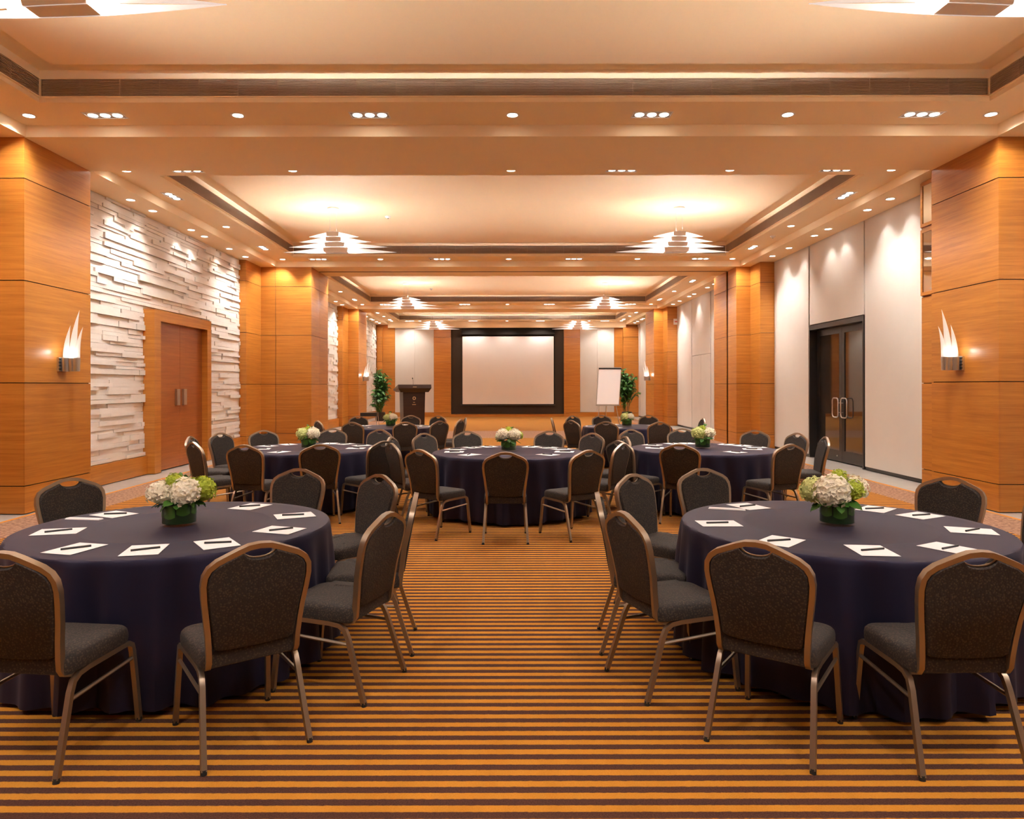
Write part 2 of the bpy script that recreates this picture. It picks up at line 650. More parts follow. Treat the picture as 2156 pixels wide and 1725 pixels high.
# ------------------------------------------------------------------ wood clad columns
def clad(t, x0, x1, y0, y1, z1, joints, faces, gap=.012, inset=.02, seams=None):
    """core box plus cladding panels; faces is a string of 'l', 'r' (-x, +x) and 'f' (-y), 'b' (+y)"""
    zs = [0.0] + joints + [z1]
    seams = seams or {}
    for k in range(len(zs) - 1):
        za = zs[k] + (gap if k else 0)
        zb = zs[k + 1] - .001 if k == len(zs) - 2 else zs[k + 1]
        for f in faces:
            if f in 'lr':
                cuts = [y0] + seams.get(f, []) + [y1]
                for c in range(len(cuts) - 1):
                    ya = cuts[c] + (gap / 2 if c else 0)
                    yb = cuts[c + 1] - (gap / 2 if c < len(cuts) - 2 else 0)
                    if f == 'r':
                        slab('wood_panel', M['wood'], x1 - inset, x1, ya, yb, za, zb, t)
                    else:
                        slab('wood_panel', M['wood'], x0, x0 + inset, ya, yb, za, zb, t)
            else:
                cuts = [x0 + (inset if 'l' in faces else 0)] + seams.get(f, []) + [x1 - (inset if 'r' in faces else 0)]
                for c in range(len(cuts) - 1):
                    xa = cuts[c] + (gap / 2 if c else 0)
                    xb = cuts[c + 1] - (gap / 2 if c < len(cuts) - 2 else 0)
                    if f == 'f':
                        slab('wood_panel', M['wood'], xa, xb, y0, y0 + inset, za, zb, t)
                    else:
                        slab('wood_panel', M['wood'], xa, xb, y1 - inset, y1, za, zb, t)
    slab('core', M['groove'], x0 + inset * .9, x1 - inset * .9, y0 + inset * .9, y1 - inset * .9, 0, z1, t)


COLG = 'cherry wood clad columns along the side walls'
tcol = thing('wood_column', 'near left cherry wood clad column carrying a wall sconce', 'column', group=COLG)
clad(tcol, -8.0, XL, 8.92, 10.34, ZB, JOINTS, 'rfb')
tcol = thing('wood_column', 'near right cherry wood clad column carrying a wall sconce and tall mirrors', 'column', group=COLG)
clad(tcol, XR, 8.0, 8.95, 10.36, ZB, JOINTS, 'lfb')
clad(tcol, 6.43, 8.0, 10.36, 11.0, ZB, [.30, 1.62, 2.95], 'lb')
# framed mirrors on the upper part of its rear pilaster
for (za, zb) in ((2.97, 3.98), (4.02, 4.70)):
    fr = MB()
    fr.box(6.405, 6.432, 10.37, 10.99, za, za + .05).box(6.405, 6.432, 10.37, 10.99, zb - .05, zb)
    fr.box(6.405, 6.432, 10.94, 10.99, za + .05, zb - .05).box(6.405, 6.432, 10.37, 10.42, za + .05, zb - .05)
    f = fr.build('mirror_frame', M['wood'], tcol)
    slab('mirror', M['mirror'], 6.415, 6.43, 10.42, 10.94, za + .05, zb - .05, f)
tcol = thing('wood_column', 'wide cherry wood clad column on the left beside the stone wall and double door', 'column', group=COLG)
clad(tcol, -8.0, -6.41, 17.62, 18.70, ZB, JOINTS, 'rf')
clad(tcol, -8.0, -5.09, 18.70, 20.45, ZB, JOINTS, 'rfb', seams={'f': [-6.03], 'r': [19.5]})
tcol = thing('wood_column', 'cherry wood clad column with a dark vertical slot right of the glass doors', 'column', group=COLG)
clad(tcol, 6.45, 8.0, 18.02, 18.75, ZB, JOINTS, 'lf')
clad(tcol, 6.08, 8.0, 18.75, 19.45, ZB, JOINTS, 'lf')
clad(tcol, 6.08, 8.0, 19.60, 20.75, ZB, JOINTS, 'lb')
slab('slot', M['groove'], 6.14, 8.0, 19.44, 19.61, 0, ZB, tcol)
tcol = thing('wood_column', 'far left cherry wood clad column between two stretches of stone wall', 'column', group=COLG)
clad(tcol, -8.0, -6.38, 27.9, 28.95, ZB, JOINTS, 'rf')
clad(tcol, -8.0, -5.96, 28.95, 30.6, ZB, JOINTS, 'rfb')
tcol = thing('wood_column', 'far right cherry wood clad column under the small white wall sign', 'column', group=COLG)
clad(tcol, 6.42, 8.0, 28.2, 29.0, ZB, JOINTS, 'lf')
clad(tcol, 6.05, 8.0, 29.0, 30.7, ZB, JOINTS, 'lfb')
# small white sign plate high on the far right column
ts = thing('wall_sign', 'small white sign plate high on the far right wood column', 'sign')
slab('plate', M['white_plate'], 6.66, 6.98, 28.16, 28.2, 4.0, 4.23, ts)
slab('print', M['red'], 6.70, 6.94, 28.154, 28.162, 4.09, 4.14, ts)

# left wooden double door
d1 = bpy.data.objects.new('door_1', None)
C.objects.link(d1)
struct(d1, 'wooden double door with a thick frame in the stone wall')
fx = -6.38
jb = [(DOOR_Y0, DOOR_Y0 + .24, 0, DOOR_Z), (DOOR_Y1 - .2, DOOR_Y1, 0, DOOR_Z), (DOOR_Y0 + .24, DOOR_Y1 - .2, DOOR_Z - .2, DOOR_Z)]
for (a, b_, z0, z1) in jb:
    slab('door_frame', M['wood'], WL - .06, fx, a, b_, z0, z1, d1)
ym = (DOOR_Y0 + .24 + DOOR_Y1 - .2) / 2
for (a, b_, hy) in ((DOOR_Y0 + .24, ym - .004, ym - .15), (ym + .004, DOOR_Y1 - .2, ym + .15)):
    lf = slab('door_leaf', M['door_wood'], WL - .06, -6.50, a, b_, .01, DOOR_Z - .2, d1)
    hb = MB().box(-6.50, -6.455, hy - .065, hy + .065, 1.22, 1.54).build('door_handle', M['steel'], d1)
    hb['label'] = 'brushed steel pull plate'
slab('door_back', M['groove'], WL - .07, WL - .05, DOOR_Y0, DOOR_Y1, 0, DOOR_Z, d1)

# right wall: cream panels, glass door, hidden cream doors
DG0, DG1, DGZ = 13.53, 15.93, 2.92
PANELS = [(11.0, 13.47, .06, ZB), (DG0 - .02, DG1 - .03, DGZ + .02, ZB), (15.98, 18.0, .06, ZB),
          (20.75, 23.55, .06, ZB), (23.62, 24.80, .06, 2.66), (24.81, 25.96, .06, 2.66), (23.62, 25.96, 2.67, ZB), (26.02, 28.18, .06, ZB),
          (30.7, 33.2, .06, ZB), (33.26, 35.9, .06, ZB), (35.96, YB, .06, ZB), (-9.7, 2.3, .06, ZB), (2.36, 8.9, .06, ZB)]
for (a, b_, z0, z1) in PANELS:
    slab('wall_panel', M['fabric_wall'], WR, WR + .06, a, b_, z0, z1 - .002, wr)
for (a, b_) in ((11.0, DG0 - .03), (DG1, 18.0), (20.75, 28.18), (30.7, YB), (-9.7, 8.9)):
    slab('panel_backing', M['groove'], WR + .05, WR + .36, a, b_, 0, ZB, wr)
slab('panel_backing', M['groove'], WR + .05, WR + .36, DG0 - .03, DG1, DGZ, ZB, wr)
for (a, b_) in ((11.0, 13.47), (15.98, 18.0), (20.75, 28.18), (30.7, YB)):
    slab('skirting', M['black_metal'], WR + .01, WR + .058, a, b_, 0, .06, wr)

d2 = bpy.data.objects.new('door_2', None)
C.objects.link(d2)
struct(d2, 'black framed double glass door in the right wall')
dx = WR + .15
slab('door_frame', M['black_metal'], WR - .01, dx + .08, DG1 - .04, DG1, 0, DGZ, d2)
slab('door_frame', M['black_metal'], WR - .01, dx + .08, DG0 - .03, DG0 + .02, 0, DGZ, d2)
slab('door_frame', M['black_metal'], WR - .01, dx + .08, DG0 + .02, DG1 - .04, DGZ - .10, DGZ, d2)
ym2 = (DG0 + .02 + DG1 - .04) / 2
for (a, b_, s) in ((DG0 + .025, ym2 - .003, -1), (ym2 + .003, DG1 - .045, 1)):
    st = .11
    fm = MB().box(dx, dx + .05, a, a + st, .01, DGZ - .105).box(dx, dx + .05, b_ - st, b_, .01, DGZ - .105)
    fm.box(dx, dx + .05, a + st, b_ - st, .01, .24).box(dx, dx + .05, a + st, b_ - st, DGZ - .24, DGZ - .105)
    leaf = fm.build('door_leaf', M['black_metal'], d2)
    slab('pane', M['door_glass'], dx + .015, dx + .03, a + st, b_ - st, .24, DGZ - .24, leaf)
    e = b_ - .055 if s < 0 else a + .055
    k = s
    p = [(dx - .002, e, .86), (dx - .07, e, .86), (dx - .075, e + k * .02, .86)]
    path = []
    hw, z0, z1, rr = .26, .93, 1.33, .06
    pts = [(e, z0 + rr), (e, z1 - rr), (e + k * rr * .3, z1 - rr * .3), (e + k * rr, z1), (e + k * (hw - rr), z1), (e + k * (hw - rr * .3), z1 - rr * .3),
           (e + k * hw, z1 - rr), (e + k * hw, z0 + rr), (e + k * (hw - rr * .3), z0 + rr * .3), (e + k * (hw - rr), z0), (e + k * rr, z0), (e + k * rr * .3, z0 + rr * .3), (e, z0 + rr)]
    hb = MB().tube([(dx - .05, y, z) for y, z in pts], .012, n=8)
    hb.tube([(dx - .05, e, z1 - .1), (dx + .005, e, z1 - .1)], .009, n=6).tube([(dx - .05, e, z0 + .1), (dx + .005, e, z0 + .1)], .009, n=6)
    hb.build('door_handle', M['steel'], leaf, smooth=True)['label'] = 'chrome loop pull handle'
    MB().tube([(dx + .004, a + .2, .12), (dx - .006, a + .2, .12)], .018, n=10).build('pivot_lock', M['steel'], leaf)
slab('glass_backing', M['black'], dx + .09, dx + .1, DG0, DG1, 0, DGZ, d2)

# ------------------------------------------------------------------ far end wall
def bx_(px):
    return (px - PX) * YB / FPX


def bz_(py):
    return CAMZ + (PY - py) * YB / FPX


BJ = [.20, 1.55, 2.80, 4.06]
BT = 4.56


def back_panel(x0, x1, depth, name='wood_panel', material=None, joints=BJ, zb=0.0, zt=BT):
    zs = [zb] + [j for j in joints if j > zb] + [zt]
    for k in range(len(zs) - 1):
        slab(name, material or M['wood'], x0, x1, YB - depth, YB + .01, zs[k] + (.012 if k else 0), zs[k + 1], wk)


back_panel(WL, bx_(832), .04)
back_panel(bx_(914), bx_(950), .12)
back_panel(bx_(1187), bx_(1221), .12)
back_panel(bx_(1293), WR, .04)
back_panel(WL, bx_(806), .22)
back_panel(bx_(1311), WR, .22)
pz = bz_(868)
for (a, b_) in ((832, 914), (1221, 1293)):
    xm = (bx_(a) + bx_(b_)) / 2
    slab('wall_panel', M['fabric_wall'], bx_(a) + .01, xm - .004, YB - .06, YB + .01, pz, BT, wk)
    slab('wall_panel', M['fabric_wall'], xm + .004, bx_(b_) - .01, YB - .06, YB + .01, pz, BT, wk)
    slab('baseboard', M['wood'], bx_(a), bx_(b_), YB - .07, YB + .01, 0, pz - .01, wk)
# black screen bay
slab('black_panel', M['black2'], bx_(950), bx_(1187), YB - .05, YB + .01, .14, 4.74, wk)
slab('black_panel', M['black'], bx_(972), bx_(1168), YB - .07, YB - .05, bz_(852), 4.74, wk)
slab('baseboard', M['wood'], bx_(950), bx_(1187), YB - .08, YB + .01, 0, .13, wk)
tsn = thing('projection_screen', 'large pale projection screen hanging in the black bay of the far wall', 'screen')
slab('sheet', M['screen'], bx_(974), bx_(1165.5), YB - .115, YB - .10, bz_(851), bz_(709), tsn)
slab('bottom_bar', M['black_metal'], bx_(970), bx_(1169), YB - .14, YB - .09, bz_(854.5), bz_(851.5), tsn)
slab('housing', M['black'], bx_(972), bx_(1168), YB - .17, YB - .08, bz_(705), bz_(700), tsn)

# ------------------------------------------------------------------ ceiling downlights
def light_mesh():
    ring = MB().lathe([(.062, 0), (.085, 0), (.085, -.006), (.062, -.006)], 20, cap=False)
    ring.add([], [])
    r = ring.mesh('trim_ring', M['trim_white'], True)
    d = MB().lathe([(.063, -.002), (.063, -.005)], 20).mesh('lens', M['lamp'])
    fr = MB().box(-.24, .24, -.10, -.085, -.006, 0).box(-.24, .24, .085, .10, -.006, 0).box(-.24, -.225, -.085, .085, -.006, 0).box(.225, .24, -.085, .085, -.006, 0)
    f = fr.mesh('square_frame', M['trim_white'])
    global PLATE3
    PLATE3 = MB().box(-.225, .225, -.085, .085, -.0015, 0).mesh('recess_plate', M['recess'])
    d3 = MB().lathe([(.054, -.002), (.054, -.006)], 16).mesh('lens_small', M['lamp'])
    return r, d, f, d3


RING, DISC, FRAME3, DISC3 = light_mesh()


def round_light(x, y, z, label, group, e, ang, soft=False, aim=None):
    if y > 34:
        e *= .45
    t = thing('downlight', label, 'ceiling light', (x, y, z), group=group)
    obj('trim_ring', RING, t)
    obj('lens', DISC, t)
    if e > 0:
        spot((0, 0, -.03), e, ang, t, aim=aim)
    return t


def triple_light(x, y, z, label, group, rz=0.0):
    e = E_TRIPLE * (.4 if y > 34 else 1)
    t = thing('triple_downlight', label, 'ceiling light', (x, y, z), rz, group)
    obj('square_frame', FRAME3, t)
    obj('recess_plate', PLATE3, t)
    for k in (-.148, 0, .148):
        obj('lens', DISC3, t, (k, 0, 0))
    spot((0, 0, -.04), e, 125, t)
    return t


SX_R = [(-5.74, 'leftmost'), (-3.22, 'second from left'), (.09, 'middle'), (3.41, 'second from right'), (5.86, 'rightmost')]
SX_T = [(-4.82, 'leftmost'), (-1.63, 'second from left'), (1.77, 'second from right'), (5.03, 'rightmost')]
for i, (a, b_) in enumerate(BAYS):
    w = BAYN[i]
    for (y, part) in ((a + .45, 'near'), (b_ - .33, 'far')):
        if i == 3 and part == 'far':
            y = b_ - .62
        for x, p in SX_R:
            round_light(x, y, ZS, f'{p} round downlight in the {part} soffit strip of the {w} bay', 'round soffit downlights', E_ROUND if x == .09 else ((42 if part == 'far' else (16 if x < 0 else 8)) if abs(x) > 5.5 else 0), 115, aim=(0, 0, -1) if abs(x) < 5 else (math.copysign(.30, x), .12 if part == 'far' else -.12, -1))
        for x, p in SX_T:
            if i == 1 and part == 'near' and p == 'second from left':
                continue
            triple_light(x, y, ZS, f'{p} triple downlight in the {part} soffit strip of the {w} bay', 'triple soffit downlights')
    L = b_ - a
    for sx, side in ((-5.72, 'left'), (5.86, 'right')):
        if i == 0:
            ys = [(2.7, 't'), (5.0, 'r'), (7.1, 't')]
        else:
            ys = [(a + .23 * L, 't'), (a + .51 * L, 'r'), (a + .78 * L, 't')]
        for k, (y, kind) in enumerate(ys):
            o_ = ['first', 'second', 'third'][k]
            if kind == 't':
                triple_light(sx, y, ZS, f'{o_} light along the {side} soffit of the {w} bay, triple', 'triple soffit downlights', R(90))
            else:
                round_light(sx, y, ZS, f'{o_} light along the {side} soffit of the {w} bay, round', 'round soffit downlights', 0, 115)
    if i == 0:
        continue
    for sx, side, dx_ in ((-6.27, 'left', -.28), (6.45, 'right', .3)):
        for k, f in enumerate((.19, .28, .465, .54, .70, .82)):
            o_ = ['first', 'second', 'third', 'fourth', 'fifth', 'sixth'][k]
            round_light(sx, a + f * L, ZB, f'{o_} small wall washing downlight beside the {side} wall in the {w} bay', 'wall washing downlights', (E_WASH if i == 1 else E_WASH * 1.6 * (k % 2)), 84, aim=(dx_, 0, -1))
for k, (x, y) in enumerate(((-3.4, -2), (.1, -2), (3.5, -2), (-3.4, -6), (.1, -6), (3.5, -6))):
    q = ['left', 'middle', 'right'][k % 3]
    round_light(x, y, ZS, f'{q} round downlight in the {"first" if k < 3 else "second"} row behind the viewer', 'round soffit downlights', 55, 130)
for px, p in ((858, 'left'), (886, 'second left'), (1239, 'second right'), (1271, 'right')):
    x = (px - PX) * (YB - .3) / FPX
    round_light(x, YB - .62, ZS, f'{p} downlight grazing the cream panels of the far wall', 'wall washing downlights', 26, 62, aim=(0, .16, -1))

# small ceiling fittings
def small_fitting(x, y, z, label):
    t = thing('smoke_detector', label, 'smoke detector', (x, y, z), group='small ceiling fittings')
    MB().lathe([(.06, 0), (.055, -.02), (.03, -.035), (.012, -.038)], 16).build('body', M['trim_white'], t, True)
    MB().lathe([(.012, -.038), (.012, -.05)], 8).build('sensor', M['rubber'], t)


for (x, y, z, l) in ((-2.45, 14.9, ZP, 'smoke detector on the second coffer panel right of the left pendant'),
                     (-1.9, 18.2, ZS, 'smoke detector on the far soffit strip of the second bay'),
                     (5.86, 15.6, ZS, 'flat detector on the right soffit of the second bay'),
                     (-2.7, 26.0, ZP, 'small detector on the third coffer panel')):
    small_fitting(x, y, z, l)
vt = thing('ceiling_vent', 'thin rectangular ceiling plate near the left middle of the first beam', 'vent', (-1.5, 10.72, ZS))
MB().box(-.3, .3, -.06, .06, -.008, 0).build('plate', M['plaster'], vt)

# ------------------------------------------------------------------ pendants
def blade_mesh(L, hgt, wid, off):
    """a long pointed leaf blade: straight lower edge, upper edge falling to the tips"""
    mb = MB()
    n = 15
    for s in (-1, 1):
        outer, inner = [], []
        for k in range(n):
            u = -1 + 2 * k / (n - 1)
            x = u * L / 2 + off
            y = s * wid * (1 - u * u) * .5
            h = max(.004, hgt * (1 - abs(u)) ** .85)
            outer.append([(x, y, 0), (x, y, h), (x, y - s * .006, h), (x, y - s * .006, 0)])
        mb.rings(outer)
    return mb.mesh('blade', M['pendant_blade'], True)


TIERS = [(.98, .25, .02, 4.565), (1.42, .31, .05, 4.462), (1.95, .40, .10, 4.358), (2.25, .50, .14, 4.255)]
PT = thing('pendant_light', 'pendant', 'pendant light', (0, 0, 0), group='winged pendant lights')
MB().lathe([(.10, 0), (.115, -.005), (.115, -.03), (.10, -.042)], 24).build('canopy', M['pendant_band'], PT, True, (0, 0, ZP))
for s in (-.06, .06):
    MB().tube([(s, 0, ZP - .03), (s * 1.1, 0, 4.64)], .0025, n=5).build('cable', M['steel'], PT)
for (L, bw, off, z) in TIERS:
    bl = obj('blade', blade_mesh(L, .098, .17, off), PT, (0, 0, z))
    mb = MB()
    o_, hb = off * .5, bw / 2
    mb.rings([[(o_ - hb * .93, -.09, .004), (o_ + hb * .93, -.09, .004), (o_ + hb * .93, .09, .004), (o_ - hb * .93, .09, .004)],
              [(o_ - hb, -.105, .085), (o_ + hb, -.105, .085), (o_ + hb, .105, .085), (o_ - hb, .105, .085)]])
    mb.build('band', M['pendant_band'], bl)
    for sgn in (-1, 1):
        MB().tube([(o_ + sgn * hb * .95, 0, .045), (o_ + sgn * (hb + .16), 0, .040)], .016, n=8).build('lamp_tube', M['pendant_core'], bl)


def uplight_fill(loc):
    """pendant glow plus an invented wide batwing throw, added to brighten the coffer"""
    l = bpy.data.lights.new('uplight_fill', 'POINT')
    l.energy = E_UP
    l.color = (1.0, 1.0, 1.0)
    l.shadow_soft_size = .10
    l.use_nodes = True
    nt = l.node_tree
    em = nt.nodes['Emission']
    tc_ = node(nt, 'ShaderNodeTexCoord')
    sp = node(nt, 'ShaderNodeSeparateXYZ')
    nt.links.new(tc_.outputs['Normal'], sp.inputs[0])
    z = math_node(nt, 'MAXIMUM', sp.outputs[2], 0.0)
    g = math_node(nt, 'POWER', math_node(nt, 'ADD', z, 0.06), -UP_EXP)
    mr = node(nt, 'ShaderNodeMapRange', interpolation_type='SMOOTHSTEP')
    # invented shaping, no reflector there: low angles only toward the middle of the room
    hx = math_node(nt, 'MULTIPLY', sp.outputs[0], -1.0 if loc[0] > 0 else 1.0)
    hl = math_node(nt, 'SQRT', math_node(nt, 'SUBTRACT', 1.001, math_node(nt, 'MULTIPLY', z, z)))
    t_ = math_node(nt, 'ADD', math_node(nt, 'MULTIPLY', math_node(nt, 'DIVIDE', hx, hl), .5), .5)
    lo = math_node(nt, 'SUBTRACT', .165, math_node(nt, 'MULTIPLY', t_, .13))
    nt.links.new(lo, mr.inputs[1])
    nt.links.new(math_node(nt, 'ADD', lo, .12), mr.inputs[2])
    nt.links.new(z, mr.inputs[0])
    nt.links.new(math_node(nt, 'MULTIPLY', g, mr.outputs[0]), em.inputs['Strength'])
    o = bpy.data.objects.new('uplight_fill', l)
    C.objects.link(o)
    o.location = loc
    return o


PENDS = []
for i, y in enumerate((5.05, 14.2, 24.6, 33.6)):
    for (x, side) in (((-3.2, 'left'), (3.38, 'right')) if i == 0 else ((-3.43, 'left'), (3.47, 'right'))):
        lab = f'white winged pendant light on the {side} of the {BAYN[i]} ceiling coffer'
        if not PENDS:
            PT.location = (x, y, 0)
            PT.rotation_euler = (0, 0, R(-4))
            PT['label'] = lab
            o_ = PT
        else:
            o_ = dup(PT, (x, y, 0), (0 if side == 'left' else math.pi) + (R(4) if i == 0 else 0), lab)
        PENDS.append(o_)
        uplight_fill((x, y, 4.68))  # fill added to brighten the coffer beyond the pendant's own glow
        for dx_ in ((-.36, .36) if i < 2 else (.36,)):
            point((x + dx_, y, 4.38), E_PEND * (.17 if i < 2 else .28), .05, col=(1.0, .97, .93))

# ------------------------------------------------------------------ sconces
def sconce(x, y, s, label):
    """s = +1: fixed to a face looking toward +x"""
    t = thing('wall_sconce', label, 'wall lamp', (x, y, 1.80), group='blade shaped wall sconces')
    bp = MB().box(0, .03, -.10, .10, 0, .19)
    b_ = bp.build('back_plate', M['steel'], t)
    for k in range(4):
        MB().tube([(.03, -.02, .03 + k * .045), (.03, -.10, .03 + k * .045)], .008, n=6).build('screw', M['rubber'], b_)
    cup = MB()
    for (cx, cy, r) in ((.075, -.03, .055), (.155, 0.0, .062), (.225, -.03, .045)):
        cup.lathe([(r * .86, 0), (r, .18)], 16, cx, cy)
    cup.build('cup', M['steel'], t, True)
    for (cx, cy, r, hgt, lean) in ((.075, -.02, .046, .45, .06), (.15, .01, .055, .66, .09), (.225, -.02, .040, .43, .08)):
        rings = []
        for q in range(11):
            u = q / 10
            rr = r * (1 - u ** 1.7) * .98 + .001
            xo = cx + lean * u * u
            rings.append([(xo + rr * math.cos(a), cy + rr * .55 * math.sin(a), .17 + hgt * u) for a in [2 * math.pi * j / 12 for j in range(12)]])
        MB().rings(rings).build('blade', M['sconce_blade'], t, True)
    MB().lathe([(.03, .186), (.03, .192)], 12, .15, -.03).build('lamp', M['sconce_core'], t)
    if s < 0:
        t.scale = (-1, 1, 1)
    point((x + s * .10, y - .13, 2.06), E_SCONCE * .8, .03)
    point((x + s * .19, y - .10, 2.04), E_SCONCE * .5, .02)
    return t


sconce(XL + .001, 9.66, 1, 'blade shaped wall sconce on the near left wood column')
sconce(XR - .001, 9.72, -1, 'blade shaped wall sconce on the near right wood column')
sconce(-5.959, 29.8, 1, 'small distant wall sconce on the far left wood column')
sconce(6.049, 29.8, -1, 'small distant wall sconce on the far right wood column')

# ------------------------------------------------------------------ tables, cloths
TABLES = [  # name, x, y, R
    ('front left table', -1.976, 4.315, .885),
    ('front right table', 2.0, 4.30, .912),
    ('middle left table', -2.65, 9.6, .93),
    ('middle centre table', .04, 9.05, .965),
    ('middle right table', 2.63, 9.5, .95),
    ('back left table', -2.35, 14.6, .90),
    ('back right table', 2.49, 14.6, .90),
]
TZ = 0.76


def cloth_mesh(Rr, seed):
    rn = random.Random(seed)
    seg = 180
    nf = 26
    ph = [rn.uniform(0, 6.28) for _ in range(4)]
    mb = MB()

    def fold(a):
        return (.6 * math.sin(nf * a + ph[0] + .9 * math.sin(3 * a + ph[1])) + .4 * math.sin((nf * .5 + 4) // 1 * a + ph[2]))
    rings = []
    prof = [(.02, 0, 0), (.30, .0, 0), (.575, .0, 0), (.583, .0012, 0), (.60, .0012, 0), (.608, 0, 0), (.90, 0, 0), (.975, -.001, 0), (.993, -.005, 0), (1.0, -.014, 0.02),
            (1.004, -.04, .10), (1.008, -.10, .25), (1.014, -.2, .45), (1.02, -.33, .62), (1.028, -.47, .8), (1.034, -.6, .92), (1.04, -.725, 1.0)]
    for (r, dz, am) in prof:
        ring = []
        for j in range(seg):
            a = 2 * math.pi * j / seg
            rr = Rr * r + am * .052 * fold(a)
            hem = am * .012 * math.sin(5 * a + ph[3]) if dz < -.7 else 0
            ring.append((rr * math.cos(a), rr * math.sin(a), TZ + dz + hem))
        rings.append(ring)
    mb.rings(rings, cap=False)
    n = len(mb.v)
    mb.f.append(tuple(range(seg)))
    return mb.mesh('tablecloth', M['cloth'], True)


for k, (nm, x, y, Rr) in enumerate(TABLES):
    t = thing('banquet_table', f'round folding table hidden under the dark cloth, {nm}', 'table', (x, y, 0), group='round banquet tables')
    MB().lathe([(Rr * .965, .725), (Rr * .965, .752)], 40).build('tabletop', M['wood'], t)
    for q in range(4):
        a = R(45 + 90 * q)
        r0, r1 = Rr * .55, Rr * .93
        lg = MB().tube([(r0 * math.cos(a), r0 * math.sin(a), .72), (r0 * 1.05 * math.cos(a), r0 * 1.05 * math.sin(a), .12), (r1 * math.cos(a), r1 * math.sin(a), .0)], .014, n=6)
        lg.build('leg', M['rubber'], t)
    cl = obj('tablecloth', cloth_mesh(Rr, 11 + k), None, (x, y, 0))
    tag(cl, f'dark navy floor-length cloth draped over the {nm}', 'tablecloth', 'navy tablecloths')

# ------------------------------------------------------------------ chair
def chair_back_y(v):
    return -.205 - max(0, v - .42) * .12 - max(0, v - .62) * .10


def make_chair():
    t = thing('banquet_chair', 'chair', 'chair', group='banquet chairs around the tables')
    half = [(.188, .430), (.190, .48), (.196, .55), (.206, .63), (.218, .71), (.224, .77), (.220, .812), (.204, .842), (.172, .866), (.13, .884), (.085, .903), (.045, .917), (0, .921)]
    path = [(half[0][0] - .004, -.10, .392), (half[0][0] - .002, -.155, .394), (half[0][0], -.19, .407)]
    path += [(u, chair_back_y(v), v) for u, v in half]
    full = path + [(-x, y, z) for (x, y, z) in reversed(path[:-1])]
    MB().tube(full, .0115, .0145, up=(0, 1, 0)).build('back_frame', M['bronze'], t, True)
    # padded back
    ins = .0125
    out = []
    oh = [(u - ins, v) for u, v in half[1:11]]
    oh = [(.150, .474), (.172, .486)] + oh[2:]
    oh = [(u, v - (.006 if v > .80 else 0)) for u, v in oh]
    top = [(.066, .889), (.052, .874), (.03, .866), (0, .863)]
    right = oh + top
    loop = [(u, v) for u, v in right] + [(-u, v) for u, v in reversed(right[:-1])] + [(-.08, .470), (0, .468), (.08, .470)]
    cx, cz = 0, .66
    rings = []
    for (sc, dy) in ((.965, -.018), (.985, -.014), (1.0, -.004), (1.0, .012), (.985, .026), (.965, .032)):
        if sc == 0:
            continue
        rings.append([(u * sc, chair_back_y(v) + dy, cz + (v - cz) * (sc if sc < .98 else sc)) for u, v in loop])
    MB().rings(rings).build('backrest', M['chair_fabric'], t, True)
    MB().tube([(u, chair_back_y(v) - .002, v) for u, v in [(.07, .897), (.06, .884), (.045, .875), (.025, .869), (0, .867), (-.025, .869), (-.045, .875), (-.06, .884), (-.07, .897)]], .004, n=6).build('handle_trim', M['bronze'], t, True)
    # seat
    base = []
    W2, D0, D1 = .218, -.205, .235
    for (cx_, cy_, rr, a0) in ((W2 - .075, D1 - .075, .075, 0), (-(W2 - .075), D1 - .075, .075, 90), (-(W2 - .03), D0 + .03, .03, 180), (W2 - .03, D0 + .03, .03, 270)):
        for q in range(6):
            a = R(a0 + q * 18)
            base.append((cx_ + rr * math.cos(a), cy_ + rr * math.sin(a)))
    rings = []
    for (sc, z) in ((.95, .398), (.99, .404), (1.0, .418), (1.0, .452), (.985, .470), (.95, .480), (.85, .487), (.5, .491)):
        rings.append([(x * sc, .015 + (y - .015) * sc, z - (.010 if y > .18 and z > .43 else 0)) for x, y in base])
    MB().rings(rings).build('seat', M['chair_fabric'], t, True)
    # side frames: front and rear legs that meet under the seat
    for s in (-1, 1):
        x = s * .205
        fp = [(x * 1.06, .262, .012), (x * 1.03, .245, .20), (x, .232, .345), (x, .222, .378), (x, .196, .394), (x, .15, .395), (x, .03, .393)]
        lg = MB().tube(fp, .0115, n=4, up=(1, 0, 0)).build('leg', M['bronze'], t, True)
        MB().tube([(x * 1.061, .2625, 0), (x * 1.06, .262, .02)], .0135, n=8).build('foot_cap', M['rubber'], lg)
        rp = [(x, .03, .393), (x, -.07, .391), (x, -.125, .384), (x, -.158, .362), (x * 1.01, -.178, .32), (x * 1.06, -.232, .15), (x * 1.10, -.277, .012)]
        lg = MB().tube(rp, .0115, n=4, up=(1, 0, 0)).build('leg', M['bronze'], t, True)
        MB().tube([(x * 1.102, -.279, 0), (x * 1.10, -.276, .02)], .0135, n=8).build('foot_cap', M['rubber'], lg)
        MB().tube([(x * 1.01, .236, .315), (x * 1.02, -.185, .292)], .009, n=6, up=(1, 0, 0)).build('stretcher', M['bronze'], t, True)
    MB().tube([(-.2, -.06, .388), (.2, -.06, .388)], .009, n=6, up=(0, 1, 0)).tube([(-.2, .14, .388), (.2, .14, .388)], .009, n=6, up=(0, 1, 0)).build('seat_rail', M['bronze'], t)
    return t


HOURS = ['twelve', 'one', 'two', 'three', 'four', 'five', 'six', 'seven', 'eight', 'nine', 'ten', 'eleven']
USED = {}


